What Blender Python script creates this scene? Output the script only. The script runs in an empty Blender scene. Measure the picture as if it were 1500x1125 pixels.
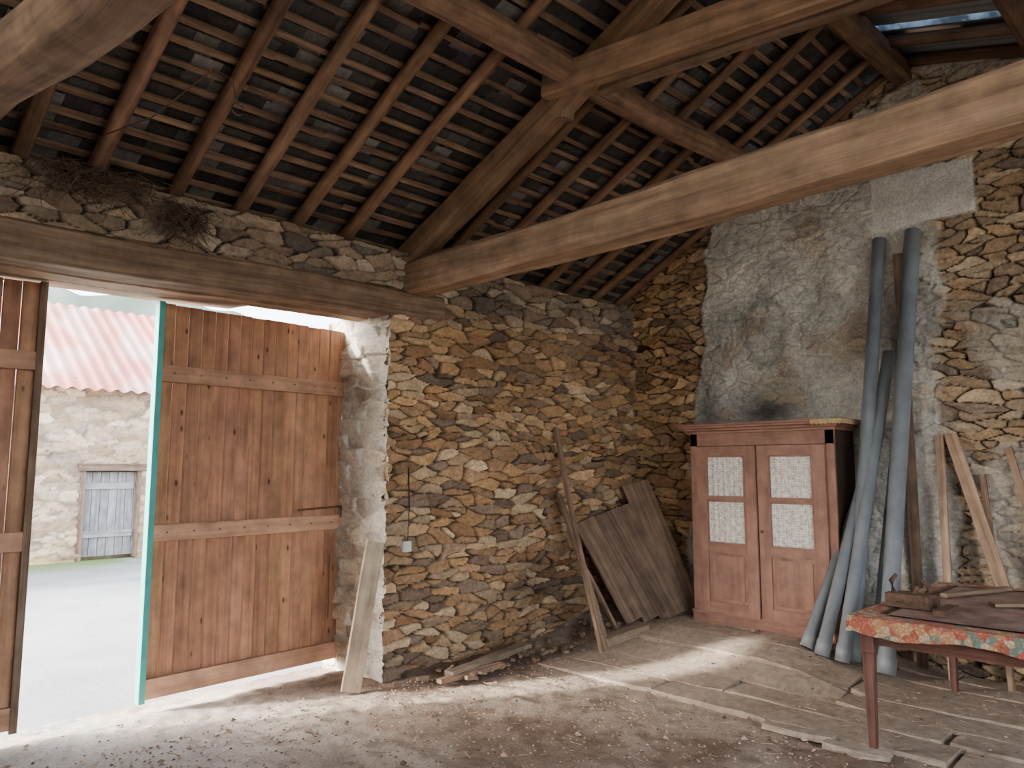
import bpy, math, random
import numpy as np
from mathutils import Vector, Matrix
random.seed(7); rng=np.random.default_rng(7)
scene=bpy.context.scene
COL=scene.collection
R=random.random
def ru(a,b): return a+(b-a)*random.random()

# ------------------------------------------------------------ numpy noise
def h2(i,j,s):
    i=np.asarray(i).astype(np.int64); j=np.asarray(j).astype(np.int64)
    h=(i*374761393+j*668265263+s*2147483647+12345)&0xFFFFFFFF
    h=((h^(h>>13))*1274126177)&0xFFFFFFFF
    h=((h^(h>>16))*2246822519)&0xFFFFFFFF
    h=h^(h>>15)
    return (h&0xFFFFFF)/float(0xFFFFFF)
def vn(x,y,s=0):
    xi=np.floor(x); yi=np.floor(y); fx=x-xi; fy=y-yi
    fx=fx*fx*(3-2*fx); fy=fy*fy*(3-2*fy)
    a=h2(xi,yi,s);b=h2(xi+1,yi,s);c=h2(xi,yi+1,s);d=h2(xi+1,yi+1,s)
    return (a*(1-fx)+b*fx)*(1-fy)+(c*(1-fx)+d*fx)*fy
def fbm(x,y,s=0,o=4):
    r=0;a=.5;t=0
    for k in range(o):
        r=r+a*vn(x*2**k,y*2**k,s+k*17); t+=a; a*=.5
    return r/t
def ss(a,b,x):
    t=np.clip((x-a)/(b-a),0,1); return t*t*(3-2*t)

def stones(U,V,cw,ch,seed,warp=1.0,pn=2.1,jy=.95,wmax=.6,rt=.22):
    u=U+warp*(.10*(fbm(U*2.2,V*2.2,seed+1,3)-.5)+.030*(vn(U*13,V*13,seed+2)-.5))
    v=V+warp*(.16*(fbm(U*1.1,V*1.6,seed+3,3)-.5)+.020*(vn(U*11,V*16,seed+4)-.5)+.03*(vn(U*4,V*5,seed+40)-.5))
    r0=np.floor(v/ch)
    F1=np.full(U.shape,9.);F2=np.full(U.shape,9.);I=np.zeros(U.shape);J=np.zeros(U.shape)
    DX=np.zeros(U.shape);DY=np.zeros(U.shape)
    for dr in (-2,-1,0,1,2):
        r=r0+dr
        w=cw*(.6+.9*h2(r,r*0+3,seed))
        off=h2(r,r*0+7,seed)
        c0=np.floor(u/w-off)
        for dc in (-2,-1,0,1,2):
            c=c0+dc
            cx=(c+off+.5+.8*(h2(c,r,seed+5)-.5))*w
            cy=(r+.5+jy*(h2(c,r,seed+6)-.5))*ch
            wt=wmax*h2(c,r,seed+8)**2
            dx=(u-cx); dy=(v-cy)
            rot=(h2(c,r,seed+12)-.5)*rt
            dy=dy+rot*dx
            d=(np.abs(dx/(cw*.5))**pn+np.abs(dy/(ch*.5))**pn)**(1/pn)-wt
            m1=d<F1
            F2=np.where(m1,F1,np.minimum(F2,d))
            I=np.where(m1,c,I);J=np.where(m1,r,J);DX=np.where(m1,dx,DX);DY=np.where(m1,dy,DY)
            F1=np.where(m1,d,F1)
    return F2-F1,I,J,DX,DY

PAL=np.array([(.48,.30,.165),(.58,.385,.215),(.36,.22,.125),(.41,.28,.18),(.26,.18,.13),(.63,.455,.285),(.52,.315,.155),(.39,.225,.12)])
PALB=np.array([(.39,.28,.18),(.50,.38,.25),(.32,.23,.16),(.41,.315,.22),(.265,.205,.16),(.56,.44,.305),(.45,.315,.195),(.35,.245,.155)])
def stone_field(U,V,seed,cw=.225,ch=.071,pal=PAL,joint=(.055,.037,.025),depth=.048,warp=1.,**kw):
    e,I,J,DX,DY=stones(U,V,cw,ch,seed,warp,**kw)
    p=h2(I,J,seed+20); k=(h2(I,J,seed+21)*len(pal)).astype(int)%len(pal)
    prof=ss(0.02,.19,e)
    tx=(h2(I,J,seed+22)-.5)*.25; ty=(h2(I,J,seed+23)-.35)*.8
    h=prof*depth+prof*(p-.5)*.045+prof*np.clip(tx*DX+ty*DY,-.03,.03)+(fbm(U*26,V*38,seed+9,3)-.5)*.020*(.4+prof)
    c=pal[k]*(.72+.56*h2(I,J,seed+24))[...,None]
    c=c*(.66+.68*fbm(U*16,V*30,seed+10,4))[...,None]
    jc=np.array(joint)*(.6+.8*fbm(U*8,V*8,seed+11,3))[...,None]
    m=ss(.05,.20,e)[...,None]
    return h,c*m+jc*(1-m),e,prof

# ------------------------------------------------------------ materials
def newmat(n):
    m=bpy.data.materials.new(n); m.use_nodes=True
    nt=m.node_tree; b=nt.nodes['Principled BSDF']
    return m,nt,b
def N(nt,t,**k):
    n=nt.nodes.new(t)
    for a,v in k.items(): setattr(n,a,v)
    return n
def ramp(nt,fac,stops):
    r=N(nt,'ShaderNodeValToRGB'); e=r.color_ramp.elements
    e[0].position=stops[0][0]; e[0].color=(*stops[0][1],1)
    e[1].position=stops[-1][0]; e[1].color=(*stops[-1][1],1)
    for p,c in stops[1:-1]:
        q=e.new(p); q.color=(*c,1)
    nt.links.new(fac,r.inputs[0]); return r.outputs[0]
def mul(nt,a,b,f=1.0,mode='MULTIPLY'):
    m=N(nt,'ShaderNodeMix',data_type='RGBA',blend_type=mode); m.inputs[0].default_value=f
    nt.links.new(a,m.inputs[6]); nt.links.new(b,m.inputs[7]); return m.outputs[2]
def noise(nt,vec,scale,detail=5,rough=.6):
    n=N(nt,'ShaderNodeTexNoise'); n.inputs['Scale'].default_value=scale; n.inputs['Detail'].default_value=detail; n.inputs['Roughness'].default_value=rough
    nt.links.new(vec,n.inputs['Vector']); return n.outputs['Fac']
def bump(nt,b,h,s,d=.02):
    k=N(nt,'ShaderNodeBump'); k.inputs['Strength'].default_value=s; k.inputs['Distance'].default_value=d
    nt.links.new(h,k.inputs['Height']); nt.links.new(k.outputs[0],b.inputs['Normal'])
def m_attr(name,rough=.92,bs=.5,sc=45,sc2=140):
    m,nt,b=newmat(name)
    a=N(nt,'ShaderNodeAttribute',attribute_name='tint'); tc=N(nt,'ShaderNodeTexCoord')
    n1=noise(nt,tc.outputs['Object'],sc,6,.7)
    c=ramp(nt,n1,[(.3,(.62,.62,.62)),(.55,(1,1,1)),(.75,(1.3,1.28,1.22))])
    nt.links.new(mul(nt,a.outputs['Color'],c),b.inputs['Base Color'])
    b.inputs['Roughness'].default_value=rough; b.inputs['Specular IOR Level'].default_value=.2
    n2=noise(nt,tc.outputs['Object'],sc2*.5,5,.7); bump(nt,b,n2,bs,.012)
    return m
def m_wood(name,c1,c2,c3=None,rough=.8,lx=1.2,cr=28,bs=.35,knots=False,spec=.25,dust=None):
    m,nt,b=newmat(name)
    uv=N(nt,'ShaderNodeUVMap'); mp=N(nt,'ShaderNodeMapping'); mp.inputs['Scale'].default_value=(lx,cr,1)
    nt.links.new(uv.outputs[0],mp.inputs[0])
    n1=noise(nt,mp.outputs[0],1.0,7,.65)
    c3=c3 or tuple(min(1,x*1.35) for x in c2)
    c=ramp(nt,n1,[(.28,c1),(.5,c2),(.72,c3)])
    a=N(nt,'ShaderNodeAttribute',attribute_name='tint')
    c=mul(nt,c,a.outputs['Color'])
    n3=noise(nt,uv.outputs[0],5,4,.6)
    c=mul(nt,c,ramp(nt,n3,[(.3,(.65,.65,.66)),(.65,(1.15,1.13,1.1))]))
    if knots:
        m2=N(nt,'ShaderNodeMapping'); m2.inputs['Scale'].default_value=(4.2,9,1); nt.links.new(uv.outputs[0],m2.inputs[0])
        v=N(nt,'ShaderNodeTexVoronoi'); v.inputs['Scale'].default_value=1; nt.links.new(m2.outputs[0],v.inputs['Vector'])
        c=mul(nt,c,ramp(nt,v.outputs['Distance'],[(.05,(.22,.16,.13)),(.13,(1,1,1))]))
    if dust:
        n4=noise(nt,uv.outputs[0],2.3,6,.7)
        mx=N(nt,'ShaderNodeMix',data_type='RGBA'); mx.inputs[7].default_value=(*dust,1)
        r=ramp(nt,n4,[(.34,(.25,.25,.25)),(.56,(.92,.92,.92))])
        nt.links.new(r,mx.inputs[0]); nt.links.new(c,mx.inputs[6]); c=mx.outputs[2]
        n5=noise(nt,uv.outputs[0],16,5,.7); c=mul(nt,c,ramp(nt,n5,[(.3,(.6,.57,.54)),(.7,(1.12,1.12,1.12))]))
    nt.links.new(c,b.inputs['Base Color']); b.inputs['Roughness'].default_value=rough; b.inputs['Specular IOR Level'].default_value=spec
    bump(nt,b,n1,bs,.01)
    return m
def m_plain(name,c,rough=.6,metal=0,var=.3,sc=12,bs=.1):
    m,nt,b=newmat(name); tc=N(nt,'ShaderNodeTexCoord')
    n=noise(nt,tc.outputs['Object'],sc,5)
    col=ramp(nt,n,[(.3,tuple(x*(1-var) for x in c)),(.7,tuple(min(1,x*(1+var)) for x in c))])
    nt.links.new(col,b.inputs['Base Color']); b.inputs['Roughness'].default_value=rough; b.inputs['Metallic'].default_value=metal
    bump(nt,b,n,bs,.01); return m

M_STONE=m_attr('rubble_stone')
M_FLOOR=m_attr('dirt_floor',.95,.6,60,180)
M_TILE=m_attr('roof_slate',.85,.4,25,90)
M_RAFT=m_wood('rafter_wood',(.09,.055,.037),(.22,.135,.09),(.34,.215,.145),lx=1.5,cr=22,bs=.5)
M_BATT=m_wood('batten_wood',(.11,.07,.05),(.235,.155,.11),(.36,.25,.18),lx=2,cr=30)
M_BEAM=m_wood('oak_beam',(.16,.105,.07),(.33,.225,.155),(.48,.35,.255),lx=.9,cr=16,bs=.7)
M_OLDB=m_wood('weathered_beam',(.09,.06,.045),(.23,.155,.11),(.36,.26,.19),lx=.9,cr=18,bs=.8)
M_DOOR=m_wood('stained_pine',(.29,.14,.08),(.46,.24,.14),(.56,.315,.195),lx=1.1,cr=22,bs=.15,knots=True,rough=.65)
M_RAIL=m_wood('stained_pine_rail',(.36,.19,.115),(.53,.30,.19),(.61,.37,.24),lx=1.1,cr=22,bs=.15,rough=.65)
M_PALE=m_wood('pale_plank',(.34,.25,.17),(.52,.40,.28),(.62,.5,.37),bs=.2)
M_GREYB=m_wood('old_plank',(.10,.065,.045),(.22,.145,.10),(.33,.24,.17),bs=.5)
M_FPL=m_wood('floor_plank',(.20,.14,.10),(.37,.28,.21),(.50,.40,.31),lx=1.3,cr=14,bs=.5,dust=(.44,.355,.285))
M_WARD=m_wood('painted_wardrobe',(.22,.115,.085),(.31,.165,.125),(.37,.205,.155),lx=1,cr=14,bs=.08,rough=.6)
M_WDARK=m_wood('wardrobe_dark_wood',(.03,.018,.014),(.05,.03,.022))  # near-black wood on the right side panel, back and bottom
M_TABLE=m_wood('dark_table_wood',(.07,.03,.025),(.14,.065,.05),(.2,.1,.08),rough=.5)
M_GREYDOOR=m_wood('grey_weathered_wood',(.14,.14,.15),(.25,.25,.26),(.38,.38,.39),lx=1,cr=20)
M_PIPE=m_plain('grey_pvc',(.235,.255,.275),.42,0,.2,6,.03)
M_DARK=m_plain('bore_shade_and_cable',(.012,.012,.012),.9)
M_IRON=m_plain('rusty_iron',(.13,.075,.05),.75,.4,.4,40,.4)
M_TEAL=m_plain('teal_paint',(.06,.38,.34),.5,0,.12)
M_WHITE=m_plain('white_plastic',(.75,.75,.72),.4,0,.05)
M_STRAW=m_attr('straw',.9,.1)
M_PEB=m_attr('pebble',.95,.2)

# ------------------------------------------------------------ mesh builder
class MB:
    def __init__(s): s.V=[];s.F=[];s.U=[];s.T=[];s.M=[];s.S=[]
    def rotz(s,st,piv,ang):
        c,n=math.cos(ang),math.sin(ang)
        for i in range(st,len(s.V)):
            x,y,z=s.V[i]; x-=piv[0];y-=piv[1]
            s.V[i]=(piv[0]+c*x-n*y,piv[1]+n*x+c*y,z)
    def face(s,idx,uv,mat=0,smooth=False):
        s.F.append(tuple(idx)); s.U.extend(uv); s.M.append(mat); s.S.append(smooth)
    def tube(s,pts,w,h=None,n=4,up=(0,0,1),mat=0,tint=1.,jit=0.,ch=.12,smooth=None,caps=True,capmat=None):
        """sweep a section along pts. w,h full size (float or list)."""
        pts=[Vector(p) for p in pts]; K=len(pts)
        W=w if isinstance(w,(list,tuple)) else [w]*K
        H=h if isinstance(h,(list,tuple)) else ([h]*K if h else W)
        if not isinstance(tint,(tuple,list)): tint=(tint,tint,tint)
        up=Vector(up); base=len(s.V)
        if smooth is None: smooth=n>6
        L=0;Ls=[];uo=ru(0,50);vo=ru(0,50)
        for i,p in enumerate(pts):
            if i>0: L+=(p-pts[i-1]).length
            Ls.append(L)
            d=(pts[min(i+1,K-1)]-pts[max(i-1,0)]).normalized()
            sd=d.cross(up)
            if sd.length<1e-4: sd=d.cross(Vector((1,0,0)))
            sd.normalize(); u2=sd.cross(d).normalized()
            if n==4:
                c=min(W[i],H[i])*ch; a=W[i]/2;b=H[i]/2
                sec=[(-a+c,-b),(a-c,-b),(a,-b+c),(a,b-c),(a-c,b),(-a+c,b),(-a,b-c),(-a,-b+c)]
            else:
                sec=[(math.cos(2*math.pi*k/n)*W[i]/2,math.sin(2*math.pi*k/n)*H[i]/2) for k in range(n)]
            for (x,y) in sec:
                q=p+sd*(x+ru(-jit,jit))+u2*(y+ru(-jit,jit))
                s.V.append(tuple(q)); s.T.append(tint)
        m=8 if n==4 else n
        per=[0]
        for k in range(m):
            x0,y0=sec[k];x1,y1=sec[(k+1)%m]; per.append(per[-1]+math.hypot(x1-x0,y1-y0))
        for i in range(K-1):
            for k in range(m):
                a=base+i*m+k;b=base+i*m+(k+1)%m
                s.face((a,b,b+m,a+m),[(Ls[i]+uo,per[k]+vo),(Ls[i]+uo,per[k+1]+vo),(Ls[i+1]+uo,per[k+1]+vo),(Ls[i+1]+uo,per[k]+vo)],mat,smooth)
        if caps:
            cm=mat if capmat is None else capmat
            s.face([base+k for k in range(m)][::-1],[(uo+sec[k][0],vo+sec[k][1]) for k in range(m)][::-1],cm)
            e=base+(K-1)*m
            s.face([e+k for k in range(m)],[(uo+sec[k][0],vo+sec[k][1]) for k in range(m)],cm)
    def box(s,lo,hi,mat=0,tint=1.,ch=.06):
        lo=Vector(lo);hi=Vector(hi);d=hi-lo;c=(lo+hi)/2
        ax=max(range(3),key=lambda i:d[i])
        p0=c.copy();p1=c.copy();p0[ax]=lo[ax];p1[ax]=hi[ax]
        if ax==2: up=(0,1,0); w,h=d.x,d.y
        elif ax==1: up=(0,0,1); w,h=d.x,d.z
        else: up=(0,0,1); w,h=d.y,d.z
        s.tube([p0,p1],w,h,4,up,mat,tint,0,ch)
    def quad(s,a,b,c,d,mat=0,tint=(1,1,1),uv=None):
        i=len(s.V); s.V+= [tuple(a),tuple(b),tuple(c),tuple(d)]; s.T+=[tint]*4
        s.face((i,i+1,i+2,i+3),uv or [(0,0),(1,0),(1,1),(0,1)],mat)
def finish(name,mb,mats,parent=None,origin=None):
    me=bpy.data.meshes.new(name)
    o=Vector(origin) if origin is not None else (parent.location.copy() if parent else Vector((0,0,0)))
    V=np.array(mb.V,dtype=float)-np.array(o)
    me.from_pydata(V.tolist(),[],mb.F)
    uv=me.uv_layers.new(name='UVMap'); uv.data.foreach_set('uv',np.array(mb.U,dtype=np.float32).ravel())
    at=me.color_attributes.new('tint','FLOAT_COLOR','POINT')
    T=np.ones((len(mb.V),4),dtype=np.float32); T[:,:3]=np.array(mb.T); at.data.foreach_set('color',T.ravel())
    me.polygons.foreach_set('material_index',mb.M); me.polygons.foreach_set('use_smooth',mb.S)
    for m in mats: me.materials.append(m)
    me.update()
    ob=bpy.data.objects.new(name,me); COL.objects.link(ob)
    if parent: ob.parent=parent
    else: ob.location=o
    return ob
def empty(name,loc):
    e=bpy.data.objects.new(name,None); e.location=loc; e.empty_display_size=.2; COL.objects.link(e); return e
def grid_obj(name,P,C,mask,mat,parent=None,smooth=True,flip=False):
    nv,nu=P.shape[:2]
    idx=np.arange(nv*nu).reshape(nv,nu)
    q=np.stack([idx[:-1,:-1],idx[:-1,1:],idx[1:,1:],idx[1:,:-1]],-1)
    if flip: q=q[...,::-1]
    q=q[mask] if mask is not None else q.reshape(-1,4)
    used=np.unique(q); rm=np.full(nv*nu,-1); rm[used]=np.arange(len(used)); q=rm[q]
    Vv=P.reshape(-1,3)[used]; Cc=C.reshape(-1,3)[used]
    me=bpy.data.meshes.new(name)
    me.vertices.add(len(Vv)); me.vertices.foreach_set('co',Vv.astype(np.float32).ravel())
    me.loops.add(q.size); me.loops.foreach_set('vertex_index',q.astype(np.int32).ravel())
    me.polygons.add(len(q)); me.polygons.foreach_set('loop_start',(np.arange(len(q))*4).astype(np.int32))
    me.update(calc_edges=True)
    me.polygons.foreach_set('use_smooth',np.full(len(q),smooth))
    at=me.color_attributes.new('tint','FLOAT_COLOR','POINT')
    T=np.ones((len(Vv),4),dtype=np.float32);T[:,:3]=np.clip(Cc,0,1);at.data.foreach_set('color',T.ravel())
    me.materials.append(mat); me.update()
    ob=bpy.data.objects.new(name,me);COL.objects.link(ob)
    if parent: ob.parent=parent
    return ob

# ------------------------------------------------------------ layout
WY=4.79; GX=6.70; RY=1.9
def rslope(x): return .445+.0155*x
def roof_z(x,y):
    s=rslope(x)
    if y>=RY: return 3.45+(4.85-y)*s
    return 3.45+(4.85-RY)*s-(RY-y)*.30
def floorz(x,y):
    x=np.asarray(x,dtype=float);y=np.asarray(y,dtype=float)
    return .185*ss(4.9,6.1,x)*ss(1.9,2.8,y)

# ---- wall_left (door wall)
xs=np.concatenate([np.arange(-3.0,.4,.03),np.arange(.4,6.78,.009)]); zs=np.arange(-.1,3.36,.0085)
U,Vv=np.meshgrid(xs,zs)
h,c,e,prof=stone_field(U,Vv,11)
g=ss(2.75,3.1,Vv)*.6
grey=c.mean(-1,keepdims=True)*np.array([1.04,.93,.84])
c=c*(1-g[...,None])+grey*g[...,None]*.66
big=fbm(U*.9,Vv*.9,77,3)
c=c*(.74+.5*big)[...,None]
# sooty dark patch low on the wall
dk=np.exp(-(((U-5.05)/.35)**2+((Vv-.55)/.25)**2))*.55
c=c*(1-dk)[...,None]
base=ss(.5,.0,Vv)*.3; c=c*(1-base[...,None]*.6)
wall=empty('wall_left',(0,0,0))
lin_top=lambda x:2.945+.02*(x+.8)*1.0
P=np.stack([U,WY+.03-h+.02*(fbm(U*.6,Vv*.6,5,2)-.5),Vv+0*U],-1)
topn=3.27+.10*fbm(xs*2.5,xs*0,9,3)
P[-1,:,2]=topn+.03; P[-1,:,1]=WY+.38
P[-2,:,1]=WY+.14; P[-2,:,2]=topn+.02
Uc=U[:-1,:-1]+.005;Vc=Vv[:-1,:-1]+.005
mask=~((Uc>-.42)&(Uc<3.385)&(Vc<lin_top(Uc)))
mask&=~((Uc>-.8)&(Uc<3.93)&(Vc>2.83)&(Vc<lin_top(Uc)))
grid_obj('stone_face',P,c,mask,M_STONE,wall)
# reveal of doorway: squared blocks with lime joints
ys=np.arange(WY-.03,5.62,.009);zz=np.arange(-.05,2.86,.009)
U2,V2=np.meshgrid(ys,zz)
PALR=np.array([(.50,.44,.36),(.58,.52,.43),(.42,.36,.29),(.54,.46,.36),(.46,.41,.35),(.38,.31,.24)])
h,c,e,prof=stone_field(U2,V2,34,cw=.30,ch=.125,joint=(.62,.59,.53),depth=.020,pal=PALR,warp=.22,pn=5.,jy=.30,wmax=.12,rt=.06)
h=h*.75
lime=ss(.50,.64,fbm(U2*4,V2*4,41,4))[...,None]*.5
c=c*(1-lime)+np.array([.64,.61,.55])*lime*(.8+.4*fbm(U2*20,V2*20,3,3))[...,None]
c=c*1.08
P=np.stack([3.405-h,U2,V2],-1)
grid_obj('reveal_face',P,c,None,M_STONE,wall)
mb=MB()
mb.box((3.43,WY+.05,-.1),(7.3,5.5,3.08),tint=(.35,.25,.16))
mb.box((-3.2,WY+.05,-.1),(-.42,5.5,3.08),tint=(.35,.25,.16))
mb.box((-3.2,WY+.05,3.08),(7.3,5.3,3.2),tint=(.25,.18,.12))
finish('wall_core',mb,[M_STONE],wall)
# ---- gable wall
res=.0098
ys=np.arange(-1.6,4.87,res);zs=np.arange(-.1,5.3,res)
U,Vv=np.meshgrid(ys,zs)
h,c,e,prof=stone_field(U,Vv,51,pal=PALB)
warm=ss(3.4,4.4,U+.5*(fbm(U*2,Vv*2,8,2)-.5))[...,None]
c=c*(1-warm)+c*np.array([1.14,1.0,.80])*warm
c=c*(.76+.5*fbm(U*.9,Vv*.9,78,3))[...,None]
wob=.28*(fbm(U*1.6,Vv*1.6,61,4)-.5)+.14*(fbm(U*7,Vv*7,62,3)-.5)
sd=np.minimum.reduce([4.02-.10*(Vv-2.)-U, U-(1.74+0*Vv), 4.85-.25*(U-2.)-Vv+0*U, Vv-.3])
plm=ss(-.03,.03,sd+wob)
sm=ss(.57,.66,fbm(U*1.5,Vv*1.5,66,4))*.6*ss(2.6,1.4,U)
verge=ss(.38,.1,np.array([roof_z(GX,y) for y in ys])[None,:]+.1-Vv)*ss(.35,.55,fbm(U*3,Vv*3,67,3))*.7*ss(3.9,3.2,U)
patch=ss(0,.02,np.minimum.reduce([U-1.40-.03*fbm(U*9,Vv*9,1,2),2.22-U,Vv-3.60-.05*fbm(U*5,Vv*0,6,2),4.08+.06*(U-1.4)-Vv+.03*fbm(U*6,Vv*0,2,2)]))
pc=np.array([.63,.615,.56])*(.46+1.0*fbm(U*2.6,Vv*2.6,71,6))[...,None]*(.72+.56*fbm(U*24,Vv*24,72,3))[...,None]
stain=ss(.5,.7,fbm(U*1.7,Vv*1.1,95,4))[...,None]*.35
pc=pc*(1-stain)+np.array([.30,.24,.18])*stain
def blob(cy,cz,ry,rz): return np.exp(-(((U-cy)/ry)**2+((Vv-cz)/rz)**2))
rw=.5*(fbm(U*3,Vv*3,92,3)-.5)
soot=.85*blob(3.2,2.12,.42,.26)+.6*blob(3.88,2.2,.13,.3)
ring=np.exp(-((np.sqrt(((U-3.22)/.19)**2+((Vv-2.93)/.33)**2)-1+rw)/.25)**2)*.30+.22*blob(3.22,2.93,.16,.25)
pc=pc*(1-np.clip(soot+ring,0,.88))[...,None]
mm=np.clip(np.maximum.reduce([plm,sm,verge]),0,1)
poke=ss(.58,.70,fbm(U*3.3,Vv*3.3,91,3))*.5
mm2=mm*(1-poke*prof)
c=c*(1-mm2[...,None])+pc*mm2[...,None]
c=c*(1-patch[...,None])+np.array([.72,.71,.66])*(.75+.5*fbm(U*9,Vv*9,73,4))[...,None]*patch[...,None]
ph=.022+.040*fbm(U*4,Vv*4,81,4)+.026*fbm(U*18,Vv*18,82,3)+h*.35
h=h*(1-mm)+ph*mm; h=h*(1-patch)+(.064+.008*fbm(U*14,Vv*14,3,3))*patch
P=np.stack([GX+.03-h,U,Vv],-1)
rz=np.array([roof_z(GX,y) for y in ys])+.05
mask=Vv[:-1,:-1]<rz[None,:-1]
g2=empty('wall_back',(0,0,0))
grid_obj('stone_face',P,c,mask,M_STONE,g2,flip=True)
mb=MB()
for i in range(26):
    a=-1.6+i*.27; zt=min(roof_z(GX,a),roof_z(GX,a+.27))+.02
    mb.box((GX+.04,a,-.1),(GX+.55,a+.27,zt),tint=(.33,.27,.2),ch=0)
finish('wall_core',mb,[M_STONE],g2)
mb=MB()
mb.box((-3.4,-1.6,-.1),(-3.0,5.4,3.1),tint=(.35,.25,.16),ch=0)
mb.box((-3.4,-.9,3.1),(-3.0,4.3,3.6),tint=(.35,.25,.16),ch=0)
mb.box((-3.4,0,3.6),(-3.0,3.5,4.2),tint=(.35,.25,.16),ch=0)
finish('unseen_wall_front',mb,[M_STONE])  # out-of-view gable wall, added to keep stray sun out
# unseen_wall_right added out of view to block daylight, gap sized for brightness
mb=MB()
mb.box((-3.4,-2.1,-.1),(.3,-1.65,3.2),tint=(.38,.28,.18),ch=0)
mb.box((4.3,-2.1,-.1),(7.2,-1.65,3.3),tint=(.38,.28,.18),ch=0)
mb.box((.3,-2.1,2.8),(4.3,-1.65,3.3),tint=(.30,.22,.15),ch=0)
finish('unseen_wall_right',mb,[M_STONE])

# ---- floor
res=.02
xs=np.arange(-3.2,7.0,res);ys=np.arange(-3.5,5.72,res)
U,Vv=np.meshgrid(xs,ys)
z=floorz(U,Vv)+.022*(fbm(U*1.7,Vv*1.7,101,4)-.5)*ss(4.9,4.4,U)+.022*(fbm(U*14,Vv*14,102,3)-.5)-.008
z+=.09*ss(WY-.3,WY,Vv)*ss(3.5,3.7,U)*fbm(U*6,Vv*6,104,4)
z+=.03*ss(4.0,4.4,Vv)*ss(4.9,5.4,U)*(fbm(U*10,Vv*10,106,4)-.3)
z-=.05*ss(5.2,5.6,Vv)
n=fbm(U*1.3,Vv*1.3,110,5); n2=fbm(U*9,Vv*9,111,4)
ca=np.array([.27,.19,.14]);cb=np.array([.46,.365,.285]);cc=np.array([.14,.09,.062])
t=ss(.38,.62,n)[...,None]
c=ca*(1-t)+cb*t
d=ss(.48,.66,n2)[...,None]; c=c*(1-.55*d)+cc*.55*d
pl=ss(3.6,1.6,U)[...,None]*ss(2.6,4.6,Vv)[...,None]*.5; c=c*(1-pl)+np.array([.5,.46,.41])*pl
pz=(ss(4.3,4.7,U)*.7*ss(4.5,4.1,Vv))[...,None]; c=c*(1-pz)+np.array([.43,.35,.28])*pz*(.6+.6*n2)[...,None]
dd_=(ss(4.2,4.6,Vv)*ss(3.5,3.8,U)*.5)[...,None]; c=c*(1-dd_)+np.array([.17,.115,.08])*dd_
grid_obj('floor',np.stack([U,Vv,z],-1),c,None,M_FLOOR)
def fz(x,y): return float(floorz(x,y))

# plank paving: mostly flush, worn, dusty
mb=MB()
x=4.60
while x<6.5:
    w=ru(.24,.36); y=4.50-ru(0,.25)
    if x>5.3: y=min(y,4.05)
    while y>-1.2:
        L=ru(1.0,2.4); y1=max(y-L,-1.3)
        ys_=np.linspace(y,y1,12); sk=ru(-.015,.015); zo=ru(-.006,.010)
        dr=ru(-.014,.014); ym=(y+y1)/2
        sl_=(fz(x+w,ym)-fz(x,ym))/w+ru(-.02,.02)
        pts=[(x+w/2+sk*(i/11-.5),yy,fz(x+w/2,yy)-.004+zo+dr*(i/11-.5)+ru(-.002,.002)) for i,yy in enumerate(ys_)]
        W=[w*ru(.94,1.0) for _ in pts]; W[0]*=ru(.7,1.0);W[-1]*=ru(.7,1.0)
        mb.tube(pts,W,.04,4,(-sl_,0,1),tint=ru(.78,1.12),jit=.004,ch=.15)
        y=y1-ru(.0,.05)
    x+=w+.006
finish('floor_boards',mb,[M_FPL])
mb=MB()
for (x0,y0,dx,dy,w) in [(4.52,2.30,.03,-.42,.12),(4.46,1.9,.04,-.35,.12),(5.05,4.38,.30,-.04,.09)]:
    zz_=fz(x0,y0)+.010
    mb.tube([(x0,y0,zz_),(x0+dx*.5,y0+dy*.5,zz_+.006),(x0+dx,y0+dy,zz_+.008)],[w*.7,w,w*.8],.03,4,tint=ru(.5,.7),jit=.01,ch=.2)
finish('broken_floor_board',mb,[M_FPL])

# ------------------------------------------------------------ roof
roof=empty('ceiling',(0,0,0))
mb=MB()
rx=[-2.4,-1.9,-1.45,-.95,-.5,-.02,.42,.86,1.3,1.76,2.2,2.66,3.1,4.06,4.5,4.95,5.36,5.8,6.2,6.58]
for x in rx:
    pts=[];W=[]
    a=ru(-.06,.06);b=ru(-.03,.03);ph_=ru(0,6)
    for i in range(9):
        t=i/8; y=5.5+(RY+.02-5.5)*t
        xx=x+a*(t-.5)+b*math.sin(t*5+ph_)
        pts.append((xx,y,roof_z(x,y)+.008*math.sin(t*7+ph_)))
        W.append(.105*(1-.25*t)*ru(.93,1.06))
    tt=ru(.75,1.2); mb.tube(pts,W,[q*.95 for q in W],8,tint=(tt,tt*ru(.92,1.02),tt*ru(.85,1)),jit=.003)
for x in [-2.2,-1.4,-.6,.2,1.0,1.8,2.6,3.3,4.1,4.9,5.5,6.15,6.6]:
    pts=[(x+.02*math.sin(i),RY-.02-(RY+1.7)*i/6,roof_z(x,RY-(RY+1.6)*i/6)) for i in range(7)]
    mb.tube(pts,.10,.1,8,tint=ru(.6,1.0),jit=.004)
finish('rafters',mb,[M_RAFT],roof)
mb=MB()
def off_up(x,y,d):
    s=rslope(x); n=1/math.sqrt(1+s*s)
    return (y+d*s*n, roof_z(x,y)+d*n)
y=5.50; yl=[]
while y>RY+.04: yl.append(y); y-=.128
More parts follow.
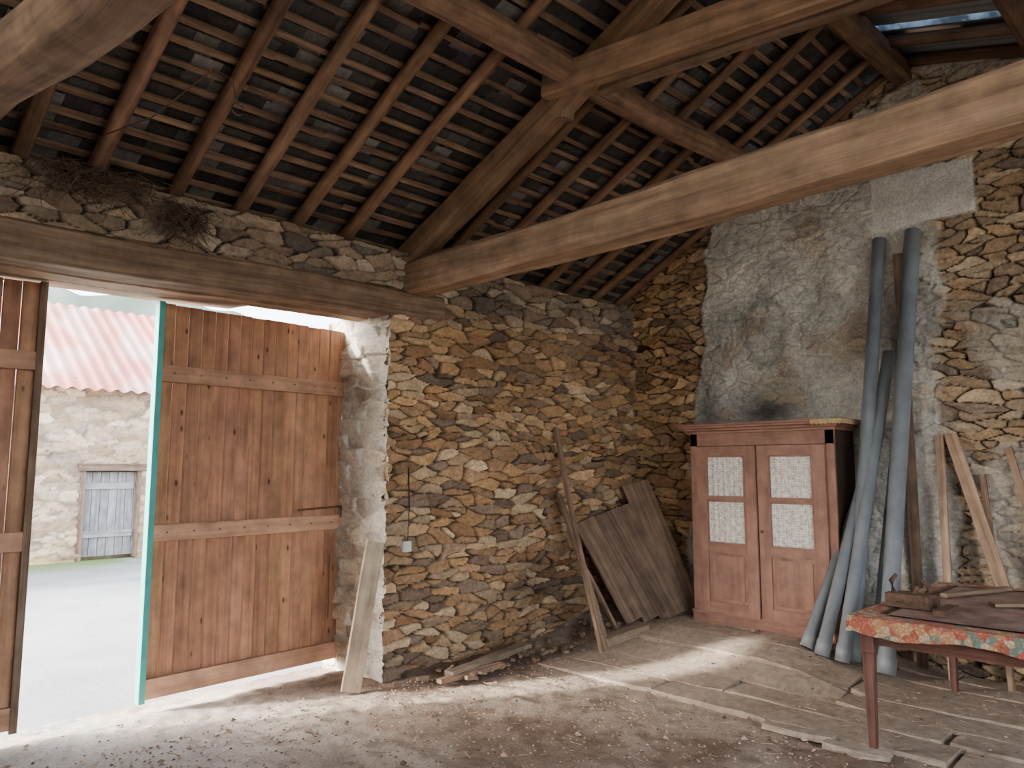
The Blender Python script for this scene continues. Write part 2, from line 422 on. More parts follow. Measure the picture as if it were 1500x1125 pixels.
for y in yl:
    x=-3.1
    while x<6.72:
        x1=min(x+ru(2.0,3.4),6.72); dd=ru(-.006,.006); d0=ru(-.012,.012)
        pts=[]
        nseg=5
        for i in range(nseg+1):
            xx=x+(x1-x)*i/nseg; yy,zz_=off_up(xx,y+d0+dd*i/nseg+ru(-.003,.003),.068); pts.append((xx,yy,zz_))
        tt=ru(.7,1.25); s=rslope(x)
        mb.tube(pts,ru(.034,.046),.022,4,(0,s,1),tint=(tt,tt*ru(.93,1.0),tt*ru(.85,1.)),jit=.002)
        x=x1
finish('battens',mb,[M_BATT],roof)
mb=MB()
for r,y in enumerate(yl):
    x=-3.15-ru(0,.15)
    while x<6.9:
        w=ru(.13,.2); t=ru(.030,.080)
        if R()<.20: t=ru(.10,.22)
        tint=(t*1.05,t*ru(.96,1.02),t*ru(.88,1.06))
        ya=y+.06;yb=y-.21; o=ru(0,.006); tl=ru(-.006,.006)
        A=off_up(x,ya,.098+o+tl);B=off_up(x+w,ya,.098+o-tl);C_=off_up(x+w,yb,.082+.0+o);D=off_up(x,yb,.082+o)
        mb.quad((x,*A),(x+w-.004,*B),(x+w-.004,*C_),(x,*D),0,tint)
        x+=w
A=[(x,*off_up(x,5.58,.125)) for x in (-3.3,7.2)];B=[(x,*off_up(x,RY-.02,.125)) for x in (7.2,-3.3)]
mb.quad(A[0],A[1],B[0],B[1],0,(.05,.05,.055))  # dark backing sheet added above the tiles to block light leaks
finish('slates_and_backing',mb,[M_TILE],roof)
def corr(name,x0,x1,y0,y1,mat,dz=0):
    xs=np.arange(x0,x1,.012); ysn=np.array([y0,RY,(y0+y1)/2,y1])
    U,V_=np.meshgrid(xs,ysn)
    Z=np.array([[roof_z(a,min(b,RY)) for a in xs] for b in ysn])+.075+dz+.018*np.sin(U*2*math.pi/.13)
    Z[0]+=.02
    return grid_obj(name,np.stack([U,V_,Z],-1),np.ones(U.shape+(3,))*.3,None,mat,roof)
m,nt,b=newmat('corrugated_steel'); b.inputs['Base Color'].default_value=(.20,.22,.24,1); b.inputs['Metallic'].default_value=.6; b.inputs['Roughness'].default_value=.45
M_CORR=m
m,nt,b=newmat('translucent_sheet')
tr=N(nt,'ShaderNodeBsdfTranslucent')
tc=N(nt,'ShaderNodeTexCoord'); nn=noise(nt,tc.outputs['Object'],9,4); nt.links.new(ramp(nt,nn,[(.40,(.008,.012,.016)),(.60,(.045,.06,.075))]),tr.inputs[0])
b.inputs['Base Color'].default_value=(.3,.36,.42,1); b.inputs['Roughness'].default_value=.4
mx=N(nt,'ShaderNodeMixShader'); mx.inputs[0].default_value=.7
nt.links.new(b.outputs[0],mx.inputs[1]);nt.links.new(tr.outputs[0],mx.inputs[2]);nt.links.new(mx.outputs[0],nt.nodes['Material Output'].inputs[0])
M_TRAN=m
corr('corrugated_sheet',-3.3,5.02,RY+.14,-1.9,M_CORR)
corr('clear_sheet',5.0,5.18,RY+.14,-1.9,M_TRAN,.004)
corr('corrugated_sheet_mid',5.16,5.48,RY+.14,-1.9,M_CORR)
corr('clear_sheet_narrow',5.46,5.66,RY+.14,-1.9,M_TRAN,.004)
corr('corrugated_sheet_next',5.64,5.94,RY+.14,-1.9,M_CORR)
corr('clear_sheet_end',5.92,6.08,RY+.14,-1.9,M_TRAN,.004)
corr('corrugated_sheet_end',6.06,7.2,RY+.14,-1.9,M_CORR)
mb=MB()
mb.tube([(x,RY,roof_z(x,RY)-.09+.01*math.sin(x*2)) for x in np.linspace(-3.1,6.75,14)],.15,.17,4,tint=.8,jit=.006)
finish('ridge_beam',mb,[M_RAFT],roof)
mb=MB()
pts=[(x,3.02+.02*math.sin(x*1.7),roof_z(x,3.02)-.15+.012*math.sin(x*1.3)) for x in np.linspace(-3.1,6.75,20)]
mb.tube(pts,.19,.19,10,tint=1.15,jit=.006)
for yy in (.9,-.3):
    pts=[(x,yy,roof_z(x,yy)-.12) for x in np.linspace(-3.1,6.75,12)]
    mb.tube(pts,.14,.14,8,tint=.8,jit=.005)
finish('purlins',mb,[M_RAFT],roof)

# ---- truss
tx=3.67
truss=empty('roof_truss',(tx,2,3.1))
mb=MB()
pts=[(tx+.015*math.sin(y*1.3),y,3.145+.018*math.sin(y*1.1+1)) for y in np.linspace(4.98,-1.6,22)]
mb.tube(pts,.24,[.27+.012*math.sin(i*.9) for i in range(22)],4,tint=(1.0,.97,.92),jit=.006,ch=.14)
finish('tie_beam',mb,[M_BEAM],truss)
mb=MB()
pts=[(tx,4.9+(1.95-4.9)*i/10,3.34+(roof_z(tx,1.95)-.2-3.34)*i/10-.03*math.sin(i/10*math.pi)) for i in range(11)]
mb.tube(pts,.19,[.24-.006*i for i in range(11)],4,tint=(.74,.67,.60),jit=.006,ch=.2)
pts=[(tx,-1.4+(1.85+1.4)*i/8,3.6+(roof_z(tx,1.85)-.22-3.6)*i/8) for i in range(9)]
mb.tube(pts,.19,.2,4,tint=.8,jit=.006,ch=.2)
finish('principal_rafters',mb,[M_BEAM],truss)
mb=MB()
pts=[(tx-.13,3.20+(-.1-3.20)*i/8,4.18-.105*(3.3*i/8)) for i in range(9)]
mb.tube(pts,.11,.2,4,tint=(.92,.84,.77),jit=.005,ch=.12)
pts=[(tx+.16,3.0+(0-3.0)*i/8,4.22-.10*(3*i/8)) for i in range(9)]
mb.tube(pts,.09,.15,4,tint=.8,jit=.005)
mb.tube([(tx,3.20,3.98),(tx,3.12,4.26)],.17,.1,4,up=(1,0,0),tint=.8)
finish('collar',mb,[M_BEAM],truss)
t2=empty('curved_log_beam',(.62,3,3.3))
mb=MB()
Y_=[5.0,4.5,3.96,3.4,2.9,2.34,1.8,1.2,.6,-.2,-1.4];Z_=[3.50,3.44,3.37,3.25,3.13,3.02,2.96,2.96,3.0,3.1,3.3]
mb.tube([(.60+.02*math.sin(y),y,z) for y,z in zip(Y_,Z_)],[.25,.26,.26,.27,.26,.25,.24,.24,.24,.24,.24],None,12,tint=(1.1,1.06,1.02),jit=.008)
finish('log',mb,[M_OLDB],t2)
# lintel
li=empty('door_lintel',(1.5,5,2.9))
mb=MB()
def lz(x): return 2.84+.02*(x+.8)
for yy,w,dz,tt in ((4.88,.25,0,.95),(5.13,.23,.0,1.4),(5.38,.24,.01,1.4)):
    pts=[(x,yy+.008*math.sin(x*2+yy),lz(x)+dz+.006*math.sin(x*3)+(.085*float(ss(2.4,2.7,x)) if yy>5.3 else 0)) for x in np.linspace(-.95,3.95,26)]
    mb.tube(pts,w,.225,4,tint=(tt,tt*.95,tt*.9),jit=.004,ch=.12)
finish('beams',mb,[M_OLDB],li)

# ------------------------------------------------------------ barn doors
def leaf(name,x0,x1,hinge_x,ang,edge_side):
    e_=empty(name,(hinge_x,5.44,0))
    st=MB();
    x=x0
    while x<x1-.01:
        w=min(ru(.095,.105),x1-x)
        tt=ru(.82,1.12)
        st.box((x+.0015,5.44,.10),(x+w-.0015,5.464,2.755+ru(-.004,.004)),tint=(tt,tt*ru(.94,1.03),tt*ru(.92,1.05)),ch=.3)
        x+=w
    st.rotz(0,(hinge_x,5.44),ang)
    finish('boards',st,[M_DOOR],e_)
    rl=MB()
    for z0,z1 in ((2.20,2.315),(1.10,1.215),(.07,.20)):
        rl.box((x0+.01,5.405,z0),(x1-.01,5.438,z1),tint=ru(.95,1.1))
    rl.rotz(0,(hinge_x,5.44),ang); finish('rails',rl,[M_RAIL],e_)
    ed=MB()
    xx=x0 if edge_side<0 else x1
    ed.box((xx-.03,5.40,.05),(xx+.012,5.47,2.76),mat=0)
    ed.rotz(0,(hinge_x,5.44),ang); finish('edge_trim',ed,[M_TEAL if edge_side<0 else M_GREYB],e_)
    ir=MB()
    if edge_side<0:
        ir.tube([(x1-.42,5.395,1.27),(x1-.02,5.395,1.285)],.014,None,8); ir.tube([(x1-.02,5.395,1.285),(x1-.02,5.395,1.19)],.014,None,8)
        for zz_ in (2.26,1.16):
            for k in range(8): ir.tube([(x0+.1+k*.19,5.40,zz_),(x0+.1+k*.19,5.407,zz_)],.012,None,8)
        ir.tube([(x1-.12,5.395,.4),(x1-.12,5.395,.9)],.008,None,6)
    else:
        ir.box((x0+.2,5.39,1.3),(x0+.5,5.40,1.34))
    ir.rotz(0,(hinge_x,5.44),ang); finish('ironwork',ir,[M_IRON],e_)
leaf('door_1',1.875,3.41,3.37,math.radians(3.0),-1)
leaf('door_2',-.38,1.16,-.38,math.radians(-4.5),1)

# ------------------------------------------------------------ wardrobe
wf=6.2;wb=6.62;wy0=2.45;wy1=3.80;wz=.195
wd=empty('wardrobe',(wf,(wy0+wy1)/2,wz))
mb=MB()
mb.box((wf+.02,wy0,wz),(wb,wy0+.025,1.93),1); mb.box((wf+.02,wy1-.025,wz),(wb,wy1,1.93))
mb.box((wb-.02,wy0,wz+.05),(wb,wy1,1.93),1)
mb.box((wf+.05,wy0+.02,wz+.1),(wb-.02,wy1-.02,wz+.13),1)
mb.box((wf,wy0,wz),(wf+.03,wy0+.075,1.93));mb.box((wf,wy1-.075,wz),(wf+.03,wy1,1.93))
mb.box((wf,wy0,1.80),(wf+.03,wy1,1.93));mb.box((wf-.01,wy0-.01,wz),(wf+.03,wy1+.01,.30))
mb.box((wf-.02,wy0-.015,.285),(wf+.03,wy1+.015,.305))
finish('carcass',mb,[M_WARD,M_WDARK],wd)
mb=MB()
for k,(o_,z0,z1) in enumerate(((.02,1.915,1.94),(.045,1.94,1.965),(.085,1.965,1.985),(.10,1.985,2.005))):
    mb.box((wf-o_,wy0-o_,z0),(wb+.01,wy1+o_,z1),ch=.2)
finish('cornice',mb,[M_WARD],wd)
def wdoor(ya,yb,hy,ang,nm):
    mb=MB(); x0=wf-.022;x1=wf+.002; s_=.105
    mb.box((x0,ya,.305),(x1,ya+s_,1.795));mb.box((x0,yb-s_,.305),(x1,yb,1.795))
    i0=ya+s_;i1=yb-s_
    mb.box((x0,i0,1.71),(x1,i1,1.795));mb.box((x0,i0,.84),(x1,i1,.92));mb.box((x0,i0,.305),(x1,i1,.40))
    mb.box((x0,i0,1.305),(x1,i1,1.335))
    mb.box((x0+.012,i0,.40),(x1,i1,.84)); mb.box((x0+.004,i0+.03,.43),(x1,i1-.03,.81),ch=.25)
    for a,b_ in ((.92,1.305),(1.335,1.71)):
        mb.box((x0-.004,i0,a),(x0+.01,i0+.012,b_));mb.box((x0-.004,i1-.012,a),(x0+.01,i1,b_))
        mb.box((x0-.004,i0,a),(x0+.01,i1,a+.012));mb.box((x0-.004,i0,b_-.012),(x0+.01,i1,b_))
    mb.rotz(0,(wf,hy),ang); finish(nm,mb,[M_WARD],wd)
    cu=MB()
    n_=40
    for a,b_ in ((.925,1.30),(1.34,1.705)):
        for i in range(n_):
            t0=i/n_;t1=(i+1)/n_; y0=i0+(i1-i0)*t0;y1=i0+(i1-i0)*t1
            q0=x1-.008+.006*math.sin(t0*44);q1=x1-.008+.006*math.sin(t1*44)
            cu.quad((q0,y0,a),(q1,y1,a),(q1,y1,b_),(q0,y0,b_),0,(1,1,1),[(y0,a),(y1,a),(y1,b_),(y0,b_)])
    cu.rotz(0,(wf,hy),ang); finish(nm+'_lace',cu,[M_LACE],wd)
m,nt,b=newmat('lace_curtain'); uv=N(nt,'ShaderNodeUVMap')
v=N(nt,'ShaderNodeTexVoronoi'); v.inputs['Scale'].default_value=48; v.inputs['Randomness'].default_value=.35; nt.links.new(uv.outputs[0],v.inputs['Vector'])
nn=noise(nt,uv.outputs[0],26,3)
c_=ramp(nt,v.outputs['Distance'],[(.14,(.42,.36,.31)),(.40,(.82,.80,.75))])
nt.links.new(mul(nt,c_,ramp(nt,nn,[(.38,(.72,.66,.6)),(.55,(1,1,1))])),b.inputs['Base Color']); b.inputs['Roughness'].default_value=.8
M_LACE=m
wdoor(3.125,3.725,3.725,math.radians(-3.0),'left_door')
wdoor(2.525,3.120,2.525,math.radians(1.0),'right_door')
mb=MB(); mb.tube([(wf-.05,3.09,1.05),(wf-.022,3.09,1.05)],.025,None,10); mb.box((wf-.026,3.08,.98),(wf-.022,3.10,1.08)); finish('key_and_plate',mb,[M_IRON],wd)
mb=MB()
pp=[(wf-.104,2.60),(wf-.106,2.45),(wf-.104,wy0-.104),(wf+.05,wy0-.106),(wf+.3,wy0-.104)]
for (a,b_) in zip(pp[:-1],pp[1:]):
    for i in range(8):
        t0=i/8;t1=(i+1)/8
        A=(a[0]+(b_[0]-a[0])*t0,a[1]+(b_[1]-a[1])*t0);B=(a[0]+(b_[0]-a[0])*t1,a[1]+(b_[1]-a[1])*t1)
        z0=1.972-.02*abs(math.sin(t0*12));z1=1.972-.02*abs(math.sin(t1*12))
        mb.quad((A[0],A[1],z0),(B[0],B[1],z1),(B[0],B[1],2.0),(A[0],A[1],2.0),0,(.50,.36,.18))
finish('lace_fringe',mb,[M_STRAW],wd)

# ------------------------------------------------------------ pipes
def pipe(name,p0,p1,d):
    mb=MB(); p0=Vector(p0);p1=Vector(p1); dr=(p1-p0).normalized()
    mb.tube([p0,p0+dr*.12,p0+dr*.125,p1],[d*1.12,d*1.12,d,d],None,24,up=(1,0,0),mat=0,capmat=1,smooth=True)  # near-black caps stand in for the shade inside the hollow pipe
    for q,s_,dd in ((p0,-1,d*1.12),(p1,1,d)):
        sd=dr.cross(Vector((1,0,0))).normalized();u2=sd.cross(dr)
        for k in range(24):
            a0=2*math.pi*k/24;a1=2*math.pi*(k+1)/24
            f=lambda a,r:q+dr*s_*.001+(sd*math.cos(a)+u2*math.sin(a))*r
            mb.quad(f(a0,dd/2),f(a1,dd/2),f(a1,dd*.43),f(a0,dd*.43),0)
    finish(name,mb,[M_PIPE,M_DARK],origin=p0)
pipe('plastic_pipe',(6.06,2.33,fz(6.06,2.33)+.03),(6.60,2.14,3.55),.105)
pipe('plastic_pipe.001',(6.08,2.10,fz(6.08,2.1)+.04),(6.58,1.87,3.56),.125)
pipe('plastic_pipe.002',(5.92,2.36,fz(5.92,2.36)+.04),(6.56,2.10,2.56),.10)
pipe('plastic_pipe.003',(5.90,2.62,fz(5.9,2.62)+.04),(6.50,2.34,1.45),.10)
pipe('plastic_pipe.004',(5.86,2.49,fz(5.88,2.49)+.04),(6.50,2.22,1.9),.10)
pipe('plastic_pipe.005',(6.2,2.22,fz(6.2,2.2)+.03),(6.58,2.02,2.3),.08)

# ------------------------------------------------------------ leaning boards
def board(name,p0,p1,w,th,mat,up=(0,-1,0),tint=1.,n=4,seg=6,jit=.003,bow=.0):
    mb=MB();p0=Vector(p0);p1=Vector(p1)
    pts=[p0.lerp(p1,i/seg)+Vector((bow*math.sin(math.pi*i/seg),0,0)) for i in range(seg+1)]
    mb.tube(pts,w,th,n,up=up,tint=tint,jit=jit,ch=.1)
    return finish(name,mb,[mat],origin=p0)
board('jamb_plank',(3.07,4.70,.01),(3.33,4.80,1.04),.14,.03,M_PALE,up=(-.3,-1,0),tint=1.05)
board('leaning_board',(5.86,4.22,fz(5.86,4.2)+.02),(5.68,4.69,1.09),.22,.03,M_GREYB,up=(-.4,-1,0),tint=1.1)
board('leaning_board.001',(6.03,4.12,fz(6.03,4.2)+.02),(5.92,4.68,1.13),.26,.03,M_GREYB,up=(-.5,-1,0),tint=.9)
board('leaning_board.002',(6.20,4.02,fz(6.2,4.04)+.02),(6.18,4.66,1.19),.29,.03,M_GREYB,up=(-.6,-1,0),tint=1.05)
board('leaning_board.003',(6.36,3.96,fz(6.3,4)+.02),(6.44,4.62,1.44),.29,.03,M_GREYB,up=(-.7,-1,0),tint=1.2)
board('wooden_pole',(5.16,4.06,.02),(5.32,4.72,1.98),.05,.035,M_GREYB,tint=1.4,bow=-.03)
board('wooden_pole.001',(5.30,4.12,.02),(5.35,4.72,1.35),.06,.03,M_GREYB,tint=1.3,bow=.02)
board('wooden_pole.002',(5.62,4.22,.07),(5.46,4.72,1.0),.03,.03,M_GREYB,tint=1.4)
board('pipe_side_plank',(6.57,1.99,.03),(6.635,2.01,3.40),.08,.02,M_GREYB,up=(-1,0,0),tint=.9)
for i,(ya,yb,zt,w,tt) in enumerate([(1.72,1.78,1.86,.06,1.9),(1.18,1.70,1.86,.09,1.6),(1.35,1.5,1.55,.04,1.1),(.9,1.32,1.75,.05,1.4),(1.05,1.15,1.5,.12,1.0)]):
    board('leaning_batten'+('' if i==0 else '.%03d'%i),(6.35,ya,.03),(6.62,yb,zt),w,.03,M_GREYB,up=(-1,0,0),tint=tt)
board('floor_plank_loose',(3.75,4.42,.06),(4.75,4.56,.09),.09,.04,M_PALE,up=(0,0,1),tint=.6,jit=.006)
board('floor_plank_loose.001',(3.62,4.38,.04),(4.25,4.36,.05),.06,.03,M_GREYB,up=(0,0,1),tint=1.3,jit=.006)
board('wood_block',(5.30,4.16,.08),(5.72,4.02,.16),.14,.10,M_PALE,up=(0,0,1),tint=.65,jit=.006)

# ------------------------------------------------------------ table
tb=empty('table',(5.34,1.2,0))
mb=MB()
x0,x1,y0,y1=4.46,6.22,.60,1.72
mb.box((x0,y0,.725),(x1,y1,.755),ch=.2)
mb.box((x0+.08,y1-.10,.60),(x1-.08,y1-.075,.725));mb.box((x0+.08,y0+.075,.60),(x1-.08,y0+.10,.725))
mb.box((x0+.075,y0+.08,.60),(x0+.10,y1-.08,.725));mb.box((x1-.10,y0+.08,.60),(x1-.075,y1-.08,.725))
for lx_ in (x0+.085,x1-.085):
    for ly in (y0+.085,y1-.065):
        mb.tube([(lx_,ly,.01),(lx_,ly,.05),(lx_,ly,.55),(lx_,ly,.56),(lx_,ly,.73)],[.038,.042,.062,.07,.07],None,4,up=(1,0,0),ch=.1)
finish('frame',mb,[M_TABLE],tb)
m,nt,b=newmat('floral_cloth'); tc=N(nt,'ShaderNodeTexCoord')
v=N(nt,'ShaderNodeTexVoronoi'); v.inputs['Scale'].default_value=24; nt.links.new(tc.outputs['Object'],v.inputs['Vector'])
sp=N(nt,'ShaderNodeSeparateColor'); nt.links.new(v.outputs['Color'],sp.inputs[0])
cr_=ramp(nt,sp.outputs[0],[(0,(.44,.13,.09)),(.22,(.20,.29,.25)),(.34,(.55,.33,.18)),(.55,(.60,.48,.35)),(.75,(.48,.18,.12)),(1,(.25,.30,.28))]); 
cr_.node.color_ramp.interpolation='CONSTANT'
v2=N(nt,'ShaderNodeTexVoronoi'); v2.inputs['Scale'].default_value=60; nt.links.new(tc.outputs['Object'],v2.inputs['Vector'])
pc_=ramp(nt,v2.outputs['Distance'],[(.25,(1,1,1)),(.5,(.7,.6,.52))])
col=mul(nt,cr_,pc_)
a=N(nt,'ShaderNodeAttribute',attribute_name='tint'); sep=N(nt,'ShaderNodeSeparateColor'); nt.links.new(a.outputs['Color'],sep.inputs[0])
nz=noise(nt,tc.outputs['Object'],7,6)
dust=ramp(nt,nz,[(.35,(.15,.085,.07)),(.65,(.33,.22,.175))])
mx=N(nt,'ShaderNodeMix',data_type='RGBA'); nt.links.new(sep.outputs[0],mx.inputs[0]); nt.links.new(dust,mx.inputs[6]); nt.links.new(col,mx.inputs[7])
nt.links.new(mx.outputs[2],b.inputs['Base Color']); b.inputs['Roughness'].default_value=.85
mb=MB()
nx,ny=60,44; skirt=[0,.03,.06,.09]
per=[]
for i in range(nx): per.append((x0-.012+(x1-x0+.024)*i/nx,y1+.012,0,1))
for i in range(ny): per.append((x1+.012,y1+.012-(y1-y0+.024)*i/ny,1,0))
for i in range(nx): per.append((x1+.012-(x1-x0+.024)*i/nx,y0-.012,0,-1))
for i in range(ny): per.append((x0-.012,y0-.012+(y1-y0+.024)*i/ny,-1,0))
n_=len(per); b0=len(mb.V)
for j,sk in enumerate(skirt):
    for i,(px,py,ox,oy) in enumerate(per):
        wv=.010*math.sin(i*.9)+.006*math.sin(i*2.3+1); q=sk*wv/.09
        ln=1+.18*math.sin(i*.23)
        mb.V.append((px+ox*(q+.006*(j>0)),py+oy*(q+.006*(j>0)),.762-sk*ln)); mb.T.append((1,1,1))
for j in range(3):
    for i in range(n_):
        i2=(i+1)%n_; a_=b0+j*n_
        mb.face((a_+i,a_+i2,a_+n_+i2,a_+n_+i),[(0,0)]*4,0,True)
b1=len(mb.V)
for (f_,tt) in ((1.,1.),(.93,.75),(.88,.12)):
    for (px,py,ox,oy) in per:
        if f_==1.: mb.V.append((px,py,.762))
        else:
            ins=.08 if f_==.93 else .15
            mb.V.append((min(max(px,x0+ins),x1-ins),min(max(py,y0+ins),y1-ins),.764))
        mb.T.append((tt,tt,tt))
for j in range(2):
    for i in range(n_):
        i2=(i+1)%n_; a_=b1+j*n_
        mb.face((a_+i2,a_+i,a_+n_+i,a_+n_+i2),[(0,0)]*4,0,True)
mb.face([b1+2*n_+i for i in range(n_)],[(0,0)]*n_,0)
finish('tablecloth',mb,[m],tb)
tl=empty('wooden_vice',(4.95,1.55,.765))
mb=MB()
mb.box((4.86,1.42,.768),(4.93,1.66,.85),tint=1.2);mb.box((5.02,1.42,.768),(5.08,1.64,.84),tint=1.)
mb.tube([(4.80,1.60,.81),(5.18,1.60,.81)],.022,None,10);mb.tube([(4.80,1.46,.81),(5.18,1.46,.81)],.022,None,10)
mb.tube([(4.895,1.62,.85),(4.89,1.63,.92),(4.90,1.60,.96)],[.035,.03,.02],None,8)
mb.tube([(4.895,1.50,.85),(4.90,1.49,.90)],[.03,.025],None,8)
mb.tube([(5.05,1.48,.84),(5.05,1.47,.88),(5.04,1.50,.92)],[.03,.025,.02],None,8)
mb.box((4.72,1.30,.768),(5.0,1.36,.80),tint=.9)
finish('jaws',mb,[M_IRON],tl)
mb=MB(); mb.tube([(5.45,1.5,.78),(6.0,1.25,.79)],.05,.025,4,tint=1.2); mb.tube([(5.3,1.2,.78),(5.5,.9,.79)],.09,.02,4,tint=1.0); finish('wood_offcut',mb,[M_GREYB])

# ------------------------------------------------------------ small wall things
sw=empty('electric_socket',(3.58,WY-.03,1.0))
mb=MB(); mb.box((3.545,WY-.065,.95),(3.62,WY+.0,1.03),ch=.15); mb.box((3.555,WY-.072,.96),(3.61,WY-.06,1.02),ch=.2); finish('box',mb,[M_WHITE],sw)
mb=MB(); mb.tube([(3.60,WY-.035,1.03),(3.605,WY-.04,1.3),(3.60,WY-.03,1.6)],.010,None,6); finish('cable',mb,[M_DARK],sw)
mb=MB(); pts=[(1.2,4.6,3.5),(1.3,4.0,3.45),(1.45,3.6,3.62),(1.5,3.5,3.55),(1.53,3.48,3.42)]
mb.tube(pts,.008,None,6); 
mb.tube([(1.53+.03*math.cos(a),3.48,3.39+.03*math.sin(a)) for a in np.linspace(0,5.5,12)],.008,None,6)
finish('hanging_wire',mb,[M_IRON])
mb=MB()
for (cx,sx,cz,n_) in ((1.15,.22,3.30,380),(1.75,.14,3.19,360),(1.45,.2,3.3,160)):
    for _ in range(n_):
        px=random.gauss(cx,sx*.6);py=WY-.075+ru(-.05,.03);pz=min(cz+random.gauss(0,.06),3.36)
        a=ru(0,math.pi*2);l=ru(.05,.14);dz=ru(-1.2,.3)
        t=ru(.4,1.2); mb.tube([(px,py,pz),(px+math.cos(a)*l*.5,py+ru(-.02,.01),pz+dz*l*.5),(px+math.cos(a)*l,py+ru(-.03,.01),pz+dz*l)],.004,None,3,tint=(.14*t,.09*t,.06*t),caps=False)
finish('straw_nest',mb,[M_STRAW])
mb=MB()
for _ in range(7000):
    x=ru(.4,6.4);y=ru(-.3,5.2)
    if R()<.55: x=ru(.8,4.6);y=ru(1.0,4.7)
    s_=ru(.003,.011)*(2.0 if R()<.04 else 1)
    z0=fz(x,y)+(.016 if x>4.6 else .0)
    t=ru(.5,1.5); tn=random.choice([(.30,.20,.14),(.42,.33,.26),(.18,.11,.08),(.36,.22,.15)]); tn=tuple(q*t for q in tn)
    b_=len(mb.V)
    for d_ in ((1,0,0),(-1,0,0),(0,1,0),(0,-1,0),(0,0,1),(0,0,-.6)):
        mb.V.append((x+d_[0]*s_*ru(.7,1.5),y+d_[1]*s_*ru(.7,1.5),z0+s_*.3+d_[2]*s_*ru(.5,1))); mb.T.append(tn)
    for f in ((0,2,4),(2,1,4),(1,3,4),(3,0,4),(2,0,5),(1,2,5),(3,1,5),(0,3,5)):
        mb.face([b_+k for k in f],[(0,0)]*3)
for _ in range(1100):
    x=ru(1.0,6.0);y=ru(.5,4.7);a=ru(0,6.28);l=ru(.02,.08);z0=fz(x,y)+(.024 if x>4.6 else .012);t=ru(.6,1.5)
    mb.tube([(x,y,z0),(x+math.cos(a)*l,y+math.sin(a)*l,z0+ru(0,.01))],.004,None,3,tint=(.35*t,.25*t,.17*t),caps=False)
for _ in range(60): # chips and shards along the wall foot
    x=ru(3.6,5.9);y=ru(4.25,4.65);a=ru(0,3.14);l=ru(.03,.10);z0=fz(x,y)+.04;t=ru(.5,1.2)
    mb.tube([(x,y,z0),(x+math.cos(a)*l,y+math.sin(a)*l*.5,z0+ru(0,.02))],ru(.02,.05),ru(.015,.03),4,tint=(.34*t,.24*t,.16*t),jit=.004)
finish('floor_litter',mb,[M_PEB])

# ------------------------------------------------------------ outside
xs=np.arange(-40,60,.8);ys=np.arange(5.5,90,.8)
U,V_=np.meshgrid(xs,ys)
def gcol(U,V_):
    n=fbm(U*.5,V_*.5,201,4); n1=fbm(U*2.5,V_*2.5,205,4)
    c=np.array([.31,.32,.325])*(.55+.55*n+.4*n1)[...,None]
    g=(ss(13.6,15.2,V_)*ss(.3,.55,fbm(U*1.2,V_*1.2,202,3)))[...,None]
    return c*(1-g)+np.array([.18,.25,.09])*g
grid_obj('ground_outside',np.stack([U,V_,-.09-.05*ss(6,14,V_)+0*U],-1),gcol(U,V_),None,M_FLOOR)
xs=np.arange(-12,14,.12);ys=np.arange(5.55,16,.12);U,V_=np.meshgrid(xs,ys)
grid_obj('yard_gravel',np.stack([U,V_,-.07-.055*ss(6,14,V_)+.02*fbm(U*2,V_*2,5,3)],-1),gcol(U,V_),None,M_FLOOR)
mb=MB(); mb.quad((-60,-60,-.15),(60,-60,-.15),(60,5.6,-.15),(-60,5.6,-.15),0,(.24,.225,.18)); finish('bounce_ground',mb,[M_FLOOR])  # unseen ground, added for light bounce through the opening, tone lowered
nb=empty('neighbouring_barn',(5,15.5,-.15))
res=.035
xs=np.arange(-6,14,res);zs=np.arange(-.2,3.3,res);U,V_=np.meshgrid(xs,zs)
h,c,e,prof=stone_field(U,V_,301,cw=.36,ch=.13,pal=PALB*1.1,joint=(.30,.25,.20),depth=.03)
Uc=U[:-1,:-1];Vc=V_[:-1,:-1]
mask=~((Uc>4.2)&(Uc<5.15)&(Vc<1.55))
O=np.array(nb.location)
grid_obj('stone_face',np.stack([U,15.5-h,V_],-1)-O,c*1.05,mask,M_STONE,nb)
mb=MB(); mb.box((-6,15.75,-.2),(14,19.5,3.1),tint=(.4,.33,.25),ch=0); finish('core',mb,[M_STONE],nb)
mb=MB()
x=4.22
while x<5.13:
    mb.box((x,15.56,-.05),(x+.14,15.60,1.52),tint=ru(.8,1.1)); x+=.148
mb.box((4.24,15.53,1.2),(5.1,15.56,1.32));mb.box((4.24,15.53,.3),(5.1,15.56,.42))
finish('shed_door',mb,[M_GREYDOOR],nb)
mb=MB(); mb.box((4.08,15.40,1.54),(5.28,15.62,1.68),tint=.7); mb.box((4.14,15.44,-.1),(4.22,15.6,1.55),tint=.8); mb.box((5.13,15.44,-.1),(5.2,15.6,1.55),tint=.8); finish('shed_door_frame',mb,[M_OLDB],nb)
xs=np.arange(-6.4,14.4,.045);ys=np.linspace(15.1,18.5,24)
U,V_=np.meshgrid(xs,ys)
Z=3.17+.64*(V_-15.3)+.03*np.sin(U*2*math.pi/.25)
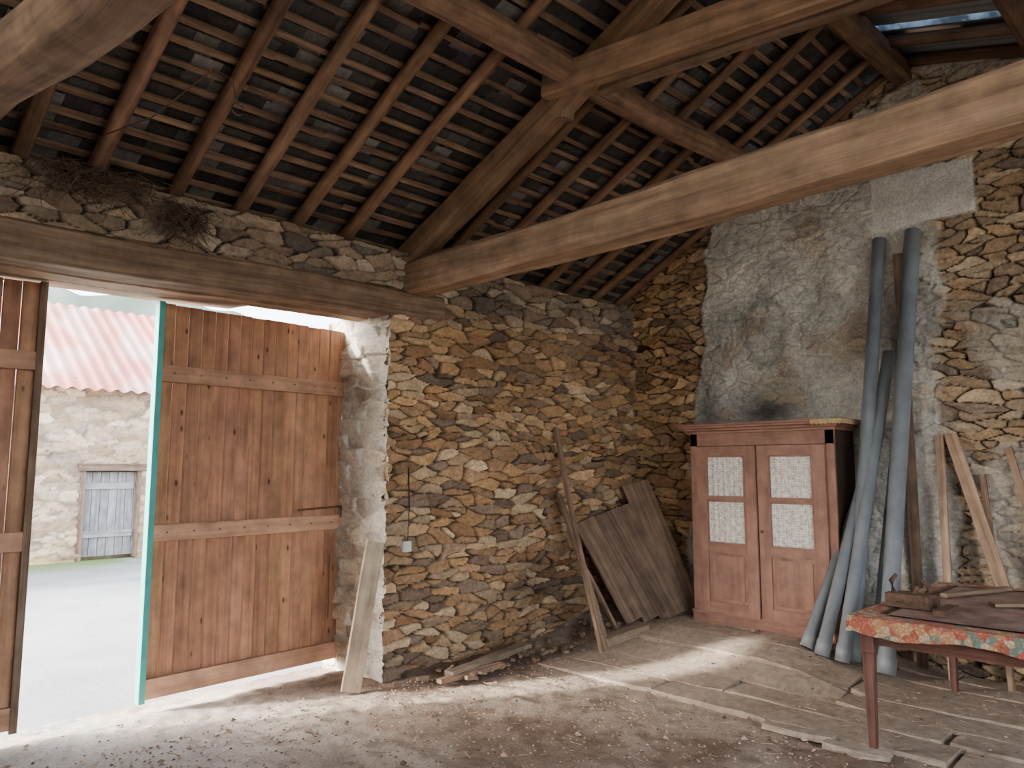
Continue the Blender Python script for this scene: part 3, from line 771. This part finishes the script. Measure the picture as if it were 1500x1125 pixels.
rc=np.array([.66,.24,.18])*(.7+.6*fbm(U*.8,V_*.8,311,4))[...,None]; w_=ss(.48,.68,fbm(U*.9,V_*.5,312,4))[...,None]*.8; rc=rc*(1-w_)+np.array([.76,.64,.60])*w_
grid_obj('red_roof',np.stack([U,V_,Z],-1)-O,rc,None,M_TILE,nb)
mb=MB(); mb.quad((-6.4,18.5,5.2),(14.4,18.5,5.2),(14.4,22,3.0),(-6.4,22,3.0),0,(.5,.25,.2)); finish('roof_back',mb,[M_TILE],nb)
xs=np.arange(-40,90,.6);zs=np.linspace(0,1,14);U,T_=np.meshgrid(xs,zs)
top=9.5+5*fbm(U*.06,U*0,401,4)+2*fbm(U*.5,U*0,402,3)
P=np.stack([U,62-6*T_+2.5*fbm(U*.4,T_*6,403,3),top*T_],-1)
grid_obj('tree_line',P,np.array([.40,.46,.42])*(.7+.6*fbm(U*.6,T_*9,404,3))[...,None],None,M_STONE)  # distance haze is put into the pale green

# ------------------------------------------------------------ light
w=bpy.data.worlds.new('sky'); scene.world=w; w.use_nodes=True; nt=w.node_tree; bg=nt.nodes['Background']
sky=N(nt,'ShaderNodeTexSky'); sky.sky_type='NISHITA'; sky.sun_disc=False; sky.sun_elevation=math.radians(27); sky.sun_rotation=math.radians(-60); sky.air_density=1.0; sky.dust_density=3.0; sky.ozone_density=1.0
hs=N(nt,'ShaderNodeHueSaturation'); hs.inputs['Saturation'].default_value=.45; nt.links.new(sky.outputs[0],hs.inputs['Color'])
nt.links.new(hs.outputs[0],bg.inputs['Color']); bg.inputs['Strength'].default_value=2.8
sl=bpy.data.lights.new('sun','SUN'); sl.energy=16; sl.angle=math.radians(2.2); sl.color=(1,.95,.86)
so=bpy.data.objects.new('sun',sl); COL.objects.link(so); so.location=(-6,10,9)
so.rotation_euler=Vector((1,-.54,-.58)).to_track_quat('-Z','Y').to_euler()

cam=bpy.data.cameras.new('camera'); cam.sensor_width=36; cam.lens=36*1085/1500; cam.clip_end=500
co=bpy.data.objects.new('camera',cam); COL.objects.link(co); co.location=(0,0,1.6)
co.rotation_euler=(math.radians(90+6.46),0,math.radians(-45)); scene.camera=co
